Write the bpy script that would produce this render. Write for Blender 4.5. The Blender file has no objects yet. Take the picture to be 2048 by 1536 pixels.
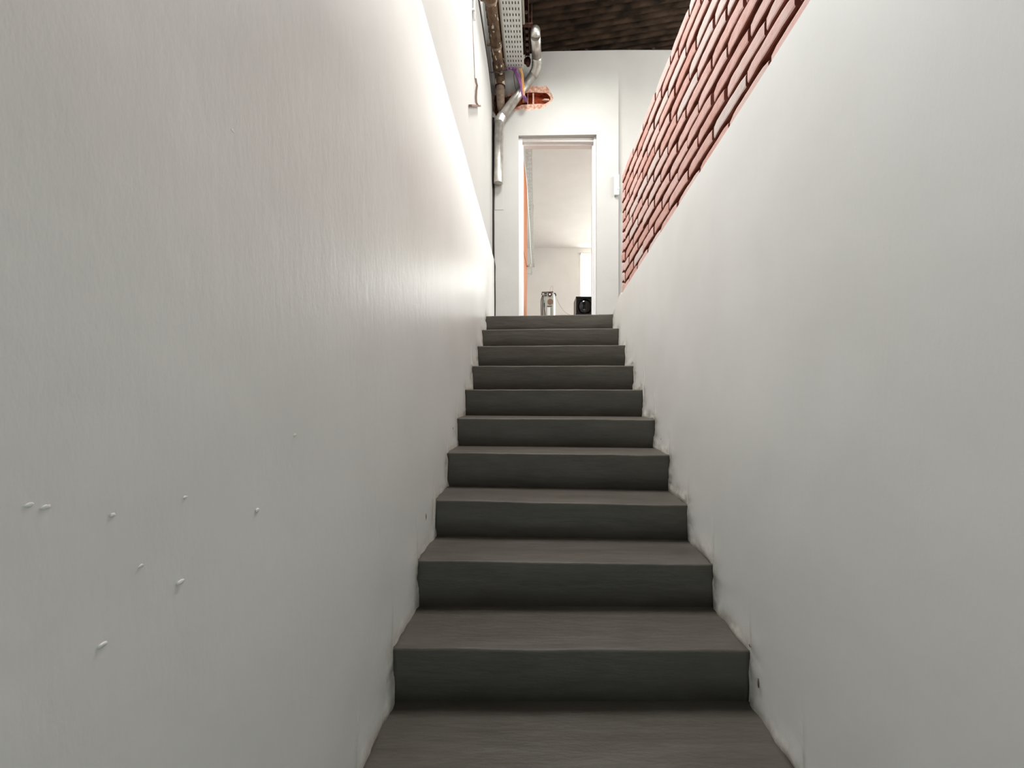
import bpy, bmesh, math, random
from mathutils import Vector, Matrix, noise

S = bpy.context.scene
COL = S.collection
random.seed(7)

# ------------------------------------------------------------------ camera
F = 780.0                      # focal length in pixels of the 2048 px wide frame
PX, PY = 1074.85, 784.02       # vanishing point of the flight of stairs
CX, CZ = 0.4891, 0.8528        # eye position above the stair width / above step tread
cam_data = bpy.data.cameras.new('camera')
cam = bpy.data.objects.new('camera', cam_data)
COL.objects.link(cam)
cam.location = (CX, 0.0, CZ)
cam.rotation_euler = (math.pi / 2, 0, 0)
cam_data.sensor_fit = 'HORIZONTAL'
cam_data.sensor_width = 36.0
cam_data.lens = F / 2048 * 36.0
cam_data.shift_x = -(PX - 1024) / 2048
cam_data.shift_y = (PY - 768) / 2048
cam_data.clip_start = 0.02
S.camera = cam

# ------------------------------------------------------------------ colour and daylight
S.view_settings.view_transform = 'Standard'
S.view_settings.look = 'None'
S.view_settings.exposure = 0.62
S.view_settings.gamma = 1.0
S.view_settings.use_curve_mapping = False

world = bpy.data.worlds.new('sky')
S.world = world
world.use_nodes = True
bg = world.node_tree.nodes['Background']
bg.inputs['Color'].default_value = (0.86, 0.93, 1.0, 1)
bg.inputs['Strength'].default_value = 1.5


def daylight(name, loc, rot, sx, sy, watts, color):
    d = bpy.data.lights.new(name, 'AREA')
    d.shape = 'RECTANGLE'
    d.size, d.size_y = sx, sy
    d.energy = watts
    d.color = color
    o = bpy.data.objects.new(name, d)
    COL.objects.link(o)
    o.location = loc
    o.rotation_euler = rot
    return o


# daylight outside the upstairs windows (right), the far room window, the street door, plus added lamps
daylight('daylight_upstairs_window', (3.85, 2.2, CZ + 3.4), (0, math.radians(90), 0), 1.3, 3.4, 160, (1.0, 0.96, 0.92))
daylight('daylight_far_window', (2.2, 9.75, 3.4), (math.radians(-90), 0, 0), 1.6, 1.9, 72, (1.0, 0.97, 0.93))
daylight('added_room_light', (3.75, 6.9, 3.2), (0, math.radians(90), 0), 1.8, 2.6, 44, (1.0, 0.97, 0.93))  # unseen side lamp, added to brighten the far room
daylight('daylight_street_door', (0.95, -4.75, -0.2), (math.radians(90), 0, math.radians(8)), 0.6, 2.0, 16, (0.62, 1.0, 0.98))
daylight('added_left_light', (-0.45, 0.45, 3.25), (0, math.radians(-90), 0), 1.2, 2.0, 14, (0.97, 0.99, 1.0))  # unseen lamp high on the left, added to light right wall and treads
daylight('added_overhead_light', (0.55, 2.72, 5.0), (0, 0, 0), 0.95, 1.15, 155, (1.0, 0.98, 0.96))  # unseen overhead lamp, added to light the stairs from above


# ------------------------------------------------------------------ helpers
def P(px, py, Z):
    """world point seen at photograph pixel (px, py) at distance Z along the corridor"""
    return Vector((CX + (px - PX) * Z / F, Z, CZ - (py - PY) * Z / F))


def srgb(r, g, b):
    def c(v):
        v /= 255.0
        return v / 12.92 if v <= 0.04045 else ((v + 0.055) / 1.055) ** 2.4
    return (c(r), c(g), c(b), 1)


def mat(name, color, rough=0.6, metal=0.0, spec=0.5):
    m = bpy.data.materials.new(name)
    m.use_nodes = True
    b = m.node_tree.nodes['Principled BSDF']
    b.inputs['Base Color'].default_value = color
    b.inputs['Roughness'].default_value = rough
    b.inputs['Metallic'].default_value = metal
    b.inputs['Specular IOR Level'].default_value = spec
    return m


def nd(m, typ, **kw):
    n = m.node_tree.nodes.new(typ)
    for k, v in kw.items():
        if k in n.inputs:
            n.inputs[k].default_value = v
        else:
            setattr(n, k, v)
    return n


def lk(m, a, ao, b, bi):
    m.node_tree.links.new(a.outputs[ao], b.inputs[bi])


def noise_tex(m, scale, detail=4.0, stretch=(1, 1, 1), rough=0.55):
    tc = nd(m, 'ShaderNodeTexCoord')
    mp = nd(m, 'ShaderNodeMapping')
    mp.inputs['Scale'].default_value = stretch
    n = nd(m, 'ShaderNodeTexNoise', Scale=scale, Detail=detail, Roughness=rough)
    lk(m, tc, 'Object', mp, 'Vector')
    lk(m, mp, 'Vector', n, 'Vector')
    return n


def bump(m, srcs, dist=0.002, strength=0.3):
    """chain of bumps from noise nodes"""
    prev = None
    for s, d, st in srcs:
        b = nd(m, 'ShaderNodeBump', Strength=st, Distance=d)
        lk(m, s, 'Fac' if 'Fac' in s.outputs else 0, b, 'Height')
        if prev:
            lk(m, prev, 'Normal', b, 'Normal')
        prev = b
    lk(m, prev, 'Normal', m.node_tree.nodes['Principled BSDF'], 'Normal')


def mottle(m, src, c1, c2, lo=0.35, hi=0.65):
    r = nd(m, 'ShaderNodeValToRGB')
    r.color_ramp.elements[0].position = lo
    r.color_ramp.elements[1].position = hi
    r.color_ramp.elements[0].color = c1
    r.color_ramp.elements[1].color = c2
    lk(m, src, 'Fac', r, 'Fac')
    lk(m, r, 'Color', m.node_tree.nodes['Principled BSDF'], 'Base Color')
    return r


def tag(o, label=None, cat=None, group=None, kind=None):
    if label:
        o['label'] = label
    if cat:
        o['category'] = cat
    if group:
        o['group'] = group
    if kind:
        o['kind'] = kind
    return o


def obj(name, bm, m, parent=None, smooth=False, label=None):
    me = bpy.data.meshes.new(name)
    bmesh.ops.recalc_face_normals(bm, faces=bm.faces)
    if smooth:
        for f in bm.faces:
            f.smooth = True
    bm.to_mesh(me)
    bm.free()
    for mm in (m if isinstance(m, (list, tuple)) else [m]):
        me.materials.append(mm)
    o = bpy.data.objects.new(name, me)
    COL.objects.link(o)
    if parent:
        o.parent = parent
        o.matrix_parent_inverse = Matrix.Translation(-Vector(parent.location)) if parent.rotation_euler.z == 0 else parent.matrix_basis.inverted()
    if label:
        o['label'] = label
    return o


def thing(name, label, cat, loc, group=None):
    o = bpy.data.objects.new(name, None)
    o.empty_display_size = 0.1
    COL.objects.link(o)
    o.location = loc
    return tag(o, label, cat, group)


def struct(name, bm, m, parent=None, smooth=False, label=None, cat=None):
    o = obj(name, bm, m, parent, smooth)
    if not parent:
        o['kind'] = 'structure'
        o['label'] = label
        o['category'] = cat
    return o


def box(bm, a, b, bev=0.0, mi=0, M=None):
    """axis aligned box from corner a to corner b"""
    vs = [bm.verts.new((x, y, z)) for x in (a[0], b[0]) for y in (a[1], b[1]) for z in (a[2], b[2])]
    idx = ((0, 1, 3, 2), (4, 6, 7, 5), (0, 4, 5, 1), (2, 3, 7, 6), (0, 2, 6, 4), (1, 5, 7, 3))
    fs = [bm.faces.new([vs[i] for i in f]) for f in idx]
    for f in fs:
        f.material_index = mi
    geom = vs
    if bev:
        es = list({e for f in fs for e in f.edges})
        r = bmesh.ops.bevel(bm, geom=es, offset=bev, segments=2, affect='EDGES', profile=0.6)
        geom = list({v for f in r['faces'] for v in f.verts} | {v for v in vs if v.is_valid})
        for f in r['faces']:
            f.material_index = mi
    if M is not None:
        for v in geom:
            v.co = M @ v.co
    return geom


def tube(bm, pts, r, seg=14, cap=True, mi=0):
    """round tube along a polyline; r may be a list"""
    pts = [Vector(p) for p in pts]
    rings = []
    up = None
    for i, p in enumerate(pts):
        t = (pts[min(i + 1, len(pts) - 1)] - pts[max(i - 1, 0)]).normalized()
        if up is None:
            up = Vector((0, 0, 1)) if abs(t.z) < 0.9 else Vector((1, 0, 0))
        a = t.cross(up)
        if a.length < 1e-5:
            a = t.orthogonal()
        a.normalize()
        up = a.cross(t).normalized()
        rr = r[i] if isinstance(r, (list, tuple)) else r
        rings.append([bm.verts.new(p + a * (rr * math.cos(k * 2 * math.pi / seg)) + up * (rr * math.sin(k * 2 * math.pi / seg))) for k in range(seg)])
    for A, B in zip(rings, rings[1:]):
        for k in range(seg):
            f = bm.faces.new((A[k], A[(k + 1) % seg], B[(k + 1) % seg], B[k]))
            f.smooth = True
            f.material_index = mi
    if cap:
        for q in (bm.faces.new(rings[0]), bm.faces.new(rings[-1])):
            q.material_index = mi


def arc(p0, p1, p2, n=8):
    """quadratic bend from p0 to p2 round the corner p1"""
    p0, p1, p2 = Vector(p0), Vector(p1), Vector(p2)
    return [p0 * (1 - t) ** 2 + p1 * 2 * t * (1 - t) + p2 * t * t for t in [i / n for i in range(n + 1)]]


def smoothpath(pts, n=6):
    """Catmull-Rom through pts"""
    pts = [Vector(p) for p in pts]
    q = [pts[0] * 2 - pts[1]] + pts + [pts[-1] * 2 - pts[-2]]
    out = []
    for i in range(1, len(q) - 2):
        a, b, c, d = q[i - 1:i + 3]
        for k in range(n):
            t = k / n
            out.append(0.5 * ((2 * b) + (c - a) * t + (2 * a - 5 * b + 4 * c - d) * t * t + (3 * b - a - 3 * c + d) * t ** 3))
    out.append(pts[-1])
    return out


# ------------------------------------------------------------------ materials
def plaster(name, col, rough, streak=0.3, grain=0.2, spec=0.5, dirt=None):
    m = mat(name, col, rough, spec=spec)
    n1 = noise_tex(m, 5, 5, (1, 3.2, 1.0), 0.6)        # upright brush strokes
    n2 = noise_tex(m, 4, 3)
    n4 = noise_tex(m, 14, 4, (1, 2.4, 1.0), 0.65)
    n3 = noise_tex(m, 160, 3)
    bump(m, [(n2, 0.02, streak * 0.6), (n1, 0.012, streak), (n4, 0.006, streak), (n3, 0.0015, grain)])
    c = [x for x in col]
    d = [c[0] * 0.93, c[1] * 0.93, c[2] * 0.92, 1]
    big = noise_tex(m, 1.7, 6, rough=0.6)
    r = mottle(m, big, d, c, 0.25, 0.6)
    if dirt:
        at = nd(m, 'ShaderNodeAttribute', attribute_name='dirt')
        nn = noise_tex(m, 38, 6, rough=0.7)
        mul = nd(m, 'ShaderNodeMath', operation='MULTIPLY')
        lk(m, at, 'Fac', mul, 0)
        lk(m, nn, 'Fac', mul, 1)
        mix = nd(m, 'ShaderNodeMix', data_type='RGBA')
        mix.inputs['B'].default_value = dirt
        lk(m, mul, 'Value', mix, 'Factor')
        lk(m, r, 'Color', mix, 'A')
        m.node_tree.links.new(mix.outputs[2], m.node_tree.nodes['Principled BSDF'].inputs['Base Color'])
    return m


M = {}
M['left'] = plaster('gloss_white_plaster', (0.88, 0.868, 0.85, 1), 0.37, 0.17, 0.05, 0.6, srgb(150, 138, 112))
M['right'] = plaster('matt_white_plaster', (0.89, 0.875, 0.855, 1), 0.6, 0.05, 0.06, 0.3, srgb(140, 128, 105))
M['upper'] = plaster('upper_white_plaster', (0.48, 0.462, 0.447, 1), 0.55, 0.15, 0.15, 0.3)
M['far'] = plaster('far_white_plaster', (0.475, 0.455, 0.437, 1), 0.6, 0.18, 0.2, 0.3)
M['room'] = plaster('room_cream_plaster', (0.78, 0.735, 0.70, 1), 0.7, 0.1, 0.1, 0.3)
M['frame'] = mat('white_frame_paint', (0.80, 0.80, 0.81, 1), 0.35)
M['lintel'] = plaster('lintel_plaster', (0.74, 0.68, 0.65, 1), 0.6, 0.1, 0.1, 0.3)

M['step'] = mat('grey_floor_paint', (0.085, 0.083, 0.078, 1), 0.55, spec=0.35)
_n = noise_tex(M['step'], 3.2, 7, (1.0, 4, 4), 0.65)
mottle(M['step'], _n, (0.066, 0.056, 0.045, 1), (0.096, 0.084, 0.070, 1), 0.3, 0.7)
bump(M['step'], [(noise_tex(M['step'], 7, 4, (0.6, 3, 3)), 0.02, 0.25), (noise_tex(M['step'], 220, 2), 0.001, 0.25)])
M['floor'] = mat('grey_concrete_floor', (0.30, 0.29, 0.28, 1), 0.6)
mottle(M['floor'], noise_tex(M['floor'], 4, 6), (0.25, 0.24, 0.23, 1), (0.34, 0.33, 0.31, 1))
M['tile'] = mat('pale_floor_tile', (0.62, 0.58, 0.54, 1), 0.3)
mottle(M['tile'], noise_tex(M['tile'], 2, 4), (0.58, 0.54, 0.50, 1), (0.65, 0.61, 0.57, 1))

M['roof'] = mat('rusty_roof_sheet', (0.05, 0.035, 0.028, 1), 0.9, spec=0.08)
mottle(M['roof'], noise_tex(M['roof'], 6, 6, (1, 3, 1)), (0.008, 0.005, 0.003, 1), (0.036, 0.022, 0.014, 1))
M['scuff'] = mat('brown_scuff', srgb(112, 96, 78), 0.9)
M['greypipe'] = mat('grey_conduit', srgb(150, 142, 130), 0.5)
M['dark'] = mat('crack_shade_and_sealant', (0.02, 0.012, 0.01, 1), 0.9)

m = M['brick'] = mat('whitewashed_brick', srgb(215, 165, 150), 0.85, spec=0.2)
at = nd(m, 'ShaderNodeAttribute', attribute_name='tone')
nz = noise_tex(m, 20, 8, (1, 1, 1), 0.78)
add = nd(m, 'ShaderNodeMath', operation='MULTIPLY_ADD')
add.inputs[1].default_value = 0.8
lk(m, nz, 'Fac', add, 0)
lk(m, at, 'Fac', add, 2)
rp = nd(m, 'ShaderNodeValToRGB')
e = rp.color_ramp.elements
e[0].position, e[0].color = 0.22, srgb(206, 152, 140)
e[1].position, e[1].color = 1.0, srgb(224, 210, 204)
x = e.new(0.5); x.color = srgb(224, 186, 178)
x = e.new(0.72); x.color = srgb(219, 202, 196)
lk(m, add, 'Value', rp, 'Fac')
lk(m, rp, 'Color', m.node_tree.nodes['Principled BSDF'], 'Base Color')
bump(m, [(noise_tex(m, 40, 6, rough=0.7), 0.006, 0.5)])
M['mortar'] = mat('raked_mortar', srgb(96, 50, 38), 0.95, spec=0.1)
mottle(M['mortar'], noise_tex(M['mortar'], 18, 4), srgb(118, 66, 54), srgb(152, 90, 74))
M['clay'] = mat('terracotta_block', srgb(150, 62, 38), 0.9, spec=0.1)
mottle(M['clay'], noise_tex(M['clay'], 22, 5), srgb(110, 42, 26), srgb(168, 76, 46))
M['chip'] = mat('chipped_render', srgb(206, 168, 148), 0.95, spec=0.1)
mottle(M['chip'], noise_tex(M['chip'], 28, 6, rough=0.7), srgb(186, 124, 96), srgb(216, 192, 178), 0.38, 0.6)
bump(M['chip'], [(noise_tex(M['chip'], 40, 6, rough=0.7), 0.01, 0.6)])
M['rubble'] = mat('dark_rubble', srgb(95, 62, 46), 0.95, spec=0.1)
mottle(M['rubble'], noise_tex(M['rubble'], 20, 5), srgb(46, 26, 20), srgb(104, 70, 50))

M['galv'] = mat('galvanised_sheet', (0.60, 0.57, 0.52, 1), 0.38, 0.9)
mottle(M['galv'], noise_tex(M['galv'], 14, 5), (0.44, 0.41, 0.37, 1), (0.64, 0.61, 0.57, 1))
M['traymetal'] = mat('zinc_tray', (0.66, 0.67, 0.64, 1), 0.5, 0.25)
mottle(M['traymetal'], noise_tex(M['traymetal'], 20, 5), (0.58, 0.60, 0.57, 1), (0.70, 0.70, 0.68, 1))
M['iron'] = mat('old_iron', srgb(100, 72, 48), 0.8, 0.1)
mottle(M['iron'], noise_tex(M['iron'], 16, 6, (1, 0.35, 1), 0.7), srgb(50, 33, 21), srgb(120, 92, 66), 0.38, 0.68)
_r = M['iron'].node_tree.nodes['Principled BSDF'].inputs['Base Color'].links[0].from_node
_s = nd(M['iron'], 'ShaderNodeMix', data_type='RGBA')
_s.inputs['B'].default_value = srgb(205, 192, 172)
_t = nd(M['iron'], 'ShaderNodeMapRange')
_t.inputs['From Min'].default_value, _t.inputs['From Max'].default_value = 0.60, 0.64
lk(M['iron'], noise_tex(M['iron'], 22, 3, (1, 0.6, 1)), 'Fac', _t, 'Value')
lk(M['iron'], _t, 'Result', _s, 'Factor')
lk(M['iron'], _r, 'Color', _s, 'A')
M['iron'].node_tree.links.new(_s.outputs[2], M['iron'].node_tree.nodes['Principled BSDF'].inputs['Base Color'])
bump(M['iron'], [(noise_tex(M['iron'], 45, 5, rough=0.7), 0.006, 0.5)])
M['iron_pale'] = mat('limewashed_iron', srgb(128, 108, 92), 0.85)
mottle(M['iron_pale'], noise_tex(M['iron_pale'], 14, 5), srgb(104, 82, 66), srgb(150, 132, 116))
M['rust'] = mat('dark_red_rust', srgb(66, 34, 28), 0.8, 0.2)
mottle(M['rust'], noise_tex(M['rust'], 25, 5), srgb(40, 22, 20), srgb(92, 50, 38))
M['bracket'] = mat('brown_strap', srgb(120, 98, 88), 0.7, 0.2)
M['white'] = mat('white_plastic', (0.84, 0.84, 0.83, 1), 0.35)
M['black_cable'] = mat('dark_cable', srgb(52, 40, 36), 0.6)
M['purple'] = mat('purple_cable', srgb(128, 78, 132), 0.5)
M['orange'] = mat('ochre_cable', srgb(206, 148, 88), 0.5)
M['wood'] = mat('orange_wood', srgb(214, 150, 108), 0.75, spec=0.2)
mottle(M['wood'], noise_tex(M['wood'], 8, 5, (8, 8, 0.6)), srgb(192, 116, 74), srgb(208, 136, 94))
M['case'] = mat('silver_case', srgb(168, 164, 154), 0.4, 0.35)
M['case_white'] = mat('white_parts_and_lit_side', (0.85, 0.85, 0.84, 1), 0.4)
M['black'] = mat('black_plastic', (0.012, 0.010, 0.010, 1), 0.35)
M['gloss'] = mat('black_gloss', (0.006, 0.005, 0.005, 1), 0.06, spec=0.5)
M['brownfan'] = mat('brown_fan', srgb(112, 84, 66), 0.6, 0.2)
M['teal'] = mat('grey_green_plate', srgb(128, 138, 130), 0.4, 0.3)
M['wire'] = mat('pale_wire', srgb(190, 165, 155), 0.5)
M['lace'] = mat('cream_curtain', (0.86, 0.80, 0.70, 1), 0.9)
_b = M['lace'].node_tree.nodes['Principled BSDF']
_b.inputs['Transmission Weight'].default_value = 0.0
m = M['lace']
tr = nd(m, 'ShaderNodeBsdfTranslucent', Color=(0.9, 0.84, 0.74, 1))
mx = nd(m, 'ShaderNodeMixShader', Fac=0.6)
out = m.node_tree.nodes['Material Output']
lk(m, _b, 0, mx, 1); lk(m, tr, 0, mx, 2); lk(m, mx, 0, out, 'Surface')
m = M['glass'] = bpy.data.materials.new('window_glass')
m.use_nodes = True
m.node_tree.nodes.remove(m.node_tree.nodes['Principled BSDF'])
ta = nd(m, 'ShaderNodeBsdfTransparent', Color=(0.96, 0.98, 0.97, 1))
gl = nd(m, 'ShaderNodeBsdfGlossy', Roughness=0.02)
mx = nd(m, 'ShaderNodeMixShader', Fac=0.06)
lk(m, ta, 0, mx, 1); lk(m, gl, 0, mx, 2); lk(m, mx, 0, m.node_tree.nodes['Material Output'], 'Surface')

# ------------------------------------------------------------------ staircase data
W, RUN, RISE, Y1 = 1.2, 0.258, 0.1742, 1.2891
LPX = [(972, 632), (962, 659), (952, 692), (941, 732), (927, 779), (909, 836), (888, 905), (862, 1000), (827, 1121), (775, 1298)]
RPX = [(1230, 628), (1242, 656), (1256, 690), (1271, 731), (1288, 779), (1313, 839), (1340, 910), (1381, 1010), (1429, 1130), (1504, 1302)]
FLOOR = 9 * RISE                # upper floor level


def fronty(n):
    return Y1 + n * RUN


def step_z(n):
    """left and right height of tread n (0 = lowest whole riser in view, 9 = landing)"""
    if 0 <= n <= 9:
        k = 9 - n
        y = fronty(n)
        return (CZ - (LPX[k][1] - PY) * y / F, CZ - (RPX[k][1] - PY) * y / F)
    return (n * RISE, n * RISE)


def stair_dist(y, z):
    """distance above the stair profile, and to the nearest inner corner"""
    n = math.floor((y - Y1) / RUN)
    best, corner = 9.0, 9.0
    for k in (n - 1, n, n + 1, n + 2):
        if k > 9:
            continue
        fy = fronty(k)
        zz = k * RISE
        y1 = fy + RUN if k < 9 else 9
        dy = max(fy - y, 0, y - y1)
        best = min(best, math.hypot(dy, z - zz))
        dz = max(zz - RISE - z, 0, z - zz)
        best = min(best, math.hypot(y - fy, dz))
        corner = min(corner, math.hypot(y - fy, z - (zz - RISE)))
    return best, corner


# ------------------------------------------------------------------ the two stair walls
def stair_wall(name, x0, sgn, y0, y1, topf, m, label, seed, back=0.14, zbot=-1.4):
    """rough plastered wall: finely displaced face, closed top, solid back"""
    bm = bmesh.new()
    lay = bm.loops.layers.float_color.new('dirt') if False else None
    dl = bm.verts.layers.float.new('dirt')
    ny = int((y1 - y0) / 0.02)
    rows = 150
    grid = []
    for i in range(ny + 1):
        y = y0 + (y1 - y0) * i / ny
        base = max(zbot, math.floor((y - Y1) / RUN) * RISE - 0.30) if y < fronty(9) + RUN else FLOOR - 0.30
        top = topf(y)
        colv = []
        for j in range(rows + 1):
            t = (j / rows) ** 1.25
            z = base + (top - base) * t
            d, c = stair_dist(y, z)
            p = Vector((seed, y, z))
            w = noise.noise(p * 1.3) * 0.004 + noise.noise(p * 4.0) * 0.0015
            ew = math.exp(-d / 0.035)
            w += ew * (0.008 + 0.009 * noise.noise(p * 16) + 0.005 * noise.noise(p * 42))
            w += math.exp(-c / 0.03) * 0.007
            w = max(w + 0.006, 0.0005)
            if sgn < 0:
                w += 0.002 * min(1.0, max(0.0, 1 - (top - z) / 0.3))
            v = bm.verts.new((x0 + sgn * w, y, z))
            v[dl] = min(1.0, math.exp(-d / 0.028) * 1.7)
            colv.append(v)
        grid.append(colv)
    for a, b in zip(grid, grid[1:]):
        for j in range(rows):
            f = bm.faces.new((a[j], b[j], b[j + 1], a[j + 1]))
            f.smooth = True
    # back and top of the wall
    xb = x0 - sgn * back
    bk = []
    for i in range(ny + 1):
        t = grid[i][-1].co
        bk.append((bm.verts.new((xb, t.y, t.z)), bm.verts.new((xb, t.y, grid[i][0].co.z)), bm.verts.new(t)))
    for i in range(ny):
        bm.faces.new((bk[i][2], bk[i + 1][2], bk[i + 1][0], bk[i][0]))
        bm.faces.new((bk[i][0], bk[i + 1][0], bk[i + 1][1], bk[i][1]))
    for i in (0, ny):
        bm.faces.new([bm.verts.new(grid[i][j].co) for j in range(rows + 1)] + [bm.verts.new(bk[i][0].co), bm.verts.new(bk[i][1].co)])
    return struct(name, bm, m, label=label, cat='wall')


def ledge(y):
    return CZ + 1.631 - (y - 1.623) * 0.054


def plaster_top(y):
    if y < 3.27:
        return CZ + 1.009 - 0.083 * (y - 1.0)
    if y < 3.33:
        return CZ + 0.835
    if y < 3.56:
        return CZ + 0.835 - (y - 3.33) / 0.23 * 0.075
    return CZ + 0.760 - (y - 3.56) / 0.09 * 0.06


YF = 4.38                       # face of the far wall with the doorway
stair_wall('wall_left', 0.0, 1, -4.5, YF - 0.012, ledge, M['left'], 'glossy white plastered wall left of the grey stairs', 3.1)
stair_wall('wall_right', W, -1, -4.5, 3.64, plaster_top, M['right'], 'matt white plastered wall right of the grey stairs, under the bricks', 8.4, back=0.12)

bm = bmesh.new()                # upper part of the left wall, set back a little above the ledge
LY0, LY1, LZ0, LZ1 = -0.6, 1.5, CZ + 1.76, CZ + 3.0  # opening cut for the added left window


def upper_strip(y0, y1, z0, z1):
    n = max(1, int((y1 - y0) / 0.15))
    q = []
    for i in range(n + 1):
        y = y0 + (y1 - y0) * i / n
        a = ledge(y) - 0.03 if z0 is None else z0
        q.append([bm.verts.new((-0.016, y, a)), bm.verts.new((-0.016, y, z1)), bm.verts.new((-0.2, y, z1)), bm.verts.new((-0.2, y, a))])
    for a, b in zip(q, q[1:]):
        for k in range(4):
            bm.faces.new((a[k], b[k], b[(k + 1) % 4], a[(k + 1) % 4]))
    bm.faces.new(q[0]); bm.faces.new(q[-1])


upper_strip(-4.5, LY0, None, 4.75)
upper_strip(LY0, LY1, None, LZ0)
upper_strip(LY0, LY1, LZ1, 4.75)
upper_strip(LY1, YF, None, 4.75)
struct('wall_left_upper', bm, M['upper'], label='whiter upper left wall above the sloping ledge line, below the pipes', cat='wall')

WL, WR = bpy.data.objects['wall_left'], bpy.data.objects['wall_right']


def wall_spot(px, py, x0):
    return P(px, py, (x0 - CX) * F / (px - PX))


def blob(bm, c, r, seed, sq):
    r0 = bmesh.ops.create_icosphere(bm, subdivisions=2, radius=1)
    for v in r0['verts']:
        p = v.co.copy()
        k = 1 + 0.5 * noise.noise(p * 1.6 + Vector((seed, 0, 0)))
        v.co = Vector(c) + Vector((p.x * r * sq[0], p.y * r * sq[1], p.z * r * sq[2])) * k


# small paint blisters and scuffs
for k, (px, py, r) in enumerate(((465, 262, .008), (352, 285, .012), (470, 472, .007), (58, 1010, .006), (92, 1014, .007), (225, 1030, .006), (360, 1165, .010), (282, 1132, .006), (515, 1020, .009), (205, 1290, .008), (590, 870, .008), (370, 995, .006))):
    bm = bmesh.new()
    blob(bm, wall_spot(px, py, 0.006), r * .45, k * 2.7, (.28, 1.3, .8))
    obj('paint_blister', bm, M['left'], WL, True)
for wall, x0, spots in ((WR, W - 0.007, ((1350, 950, .006, .5, 1.2), (1517, 1366, .008, .5, 1.8), (1322, 878, .004, 1, 1), (1348, 905, .004, 1, .7), (1500, 1292, .007, 1.3, .7))), (WL, 0.007, ((852, 1033, .008, .5, 1.6), (906, 857, .004, .6, 1.4)))):
    for k, (px, py, r, sy, sz) in enumerate(spots):
        bm = bmesh.new()
        blob(bm, wall_spot(px, py, x0), r, 20 + k * 2.7, (.3, sy, sz))
        obj('scuff', bm, M['scuff'], wall, True)

# ------------------------------------------------------------------ staircase
st = thing('staircase', 'long straight flight of dark grey painted concrete steps between white walls', 'staircase', (W / 2, Y1, -RISE))
for n in range(-6, 10):
    zl, zr = step_z(n)
    pl, pr = step_z(n - 1)
    fy = fronty(n)
    bm = bmesh.new()
    N = 48
    prof = []
    for i in range(N + 1):
        t = i / N
        x = W * t
        z = zl + (zr - zl) * t
        zb = min(pl, pr) - 0.06
        p = Vector((x * 3.2, n * 7.7, 0))
        w = noise.noise(p) * 0.004 + noise.noise(p * 4) * 0.0018
        wz = noise.noise(p + Vector((0, 3, 0))) * 0.0025 + noise.noise(p * 5 + Vector((0, 3, 0))) * 0.0012
        r = 0.009 + 0.003 * noise.noise(p * 3 + Vector((0, 9, 0)))
        ring = [(fy + 0.01 + w * 0.5, zb), (fy + 0.001 + w, z - RISE * 0.5)]
        for k in range(6):
            a = k / 5 * math.pi / 2
            ring.append((fy + w + r - r * math.cos(a), z + wz - r + r * math.sin(a)))
        ring += [(fy + RUN * 0.5, z + wz * 0.4), (fy + RUN + 0.03, z), (fy + RUN + 0.03, zb)]
        prof.append([bm.verts.new((x, a, b)) for a, b in ring])
    m_ = len(prof[0])
    for a, b in zip(prof, prof[1:]):
        for k in range(m_):
            f = bm.faces.new((a[k], b[k], b[(k + 1) % m_], a[(k + 1) % m_]))
            f.smooth = k < m_ - 3
    bm.faces.new(prof[0]); bm.faces.new(prof[-1])
    obj('step', bm, M['step'], st)

# ------------------------------------------------------------------ brick parapet on the right wall
PT = CZ + 1.835
PEND = 3.30
bm = bmesh.new()
tl = bm.verts.layers.float.new('tone')
NC = 12
rnd = random.Random(21)


def course_z(y, c):
    b = plaster_top(min(y, 3.2)) - 0.022 if y < 3.2 else CZ + 0.828
    b = min(b, CZ + 1.30)
    return b + (PT - b) * c / NC


BL = 0.262
for c in range(0, NC):
    off = (c % 2) * BL / 2 + rnd.uniform(-0.012, 0.012)
    y = PEND + (0 if c % 2 else 0)
    first = True
    while y > -1.2:
        ln = BL + rnd.uniform(-0.012, 0.012)
        if first and c % 2:
            ln = BL / 2
        first = False
        ya, yb = y - ln, y
        y = ya
        g = 0.0074 + rnd.uniform(0, 0.002)
        # the mortar bed left open between the bricks
        xa = W + rnd.uniform(-0.003, 0.004)
        tone = rnd.choice((-.08, -.02, 0.04, 0.1, 0.18, 0.3)) + rnd.uniform(-0.05, 0.05)
        bt = 0.0070 + rnd.uniform(0, 0.003)
        tilt = rnd.uniform(-0.003, 0.003)
        def zz(yy, k, s):
            return course_z(yy, c + k) - bt * s + tilt * ((yy - ya) / ln - 0.5)
        segs = 9
        vs = []
        for i in range(segs + 1):
            t = i / segs
            yy = ya + g + (yb - ya - 2 * g) * t
            e = 0.006 * (1 - min(1, min(t, 1 - t) * segs * 0.9))
            jz = lambda: rnd.uniform(-0.0018, 0.0018)
            z0 = zz(yy, 0, -1) + jz() + e * 0.3
            z1 = zz(yy, 1, 1) + jz() - e * 0.3
            rr = 0.006
            ring = [(W + 0.118, z0 + 0.0), (xa + rr + e, z0), (xa + rr * 0.3 + e * 0.7, z0 + rr * 0.6), (xa + e * 0.5, z0 + rr * 1.6), (xa + e * 0.5, z1 - rr * 1.6), (xa + rr * 0.3 + e * 0.7, z1 - rr * 0.6), (xa + rr + e, z1), (W + 0.118, z1)]
            row = []
            for (xx, zq) in ring:
                v = bm.verts.new((xx, yy, zq))
                v[tl] = tone
                row.append(v)
            vs.append(row)
        for a, b in zip(vs, vs[1:]):
            for k in range(8):
                f = bm.faces.new((a[k], b[k], b[(k + 1) % 8], a[(k + 1) % 8]))
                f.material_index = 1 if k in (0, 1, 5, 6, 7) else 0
        for e_ in (vs[0], vs[-1]):
            f = bm.faces.new(e_); f.material_index = 1
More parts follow.
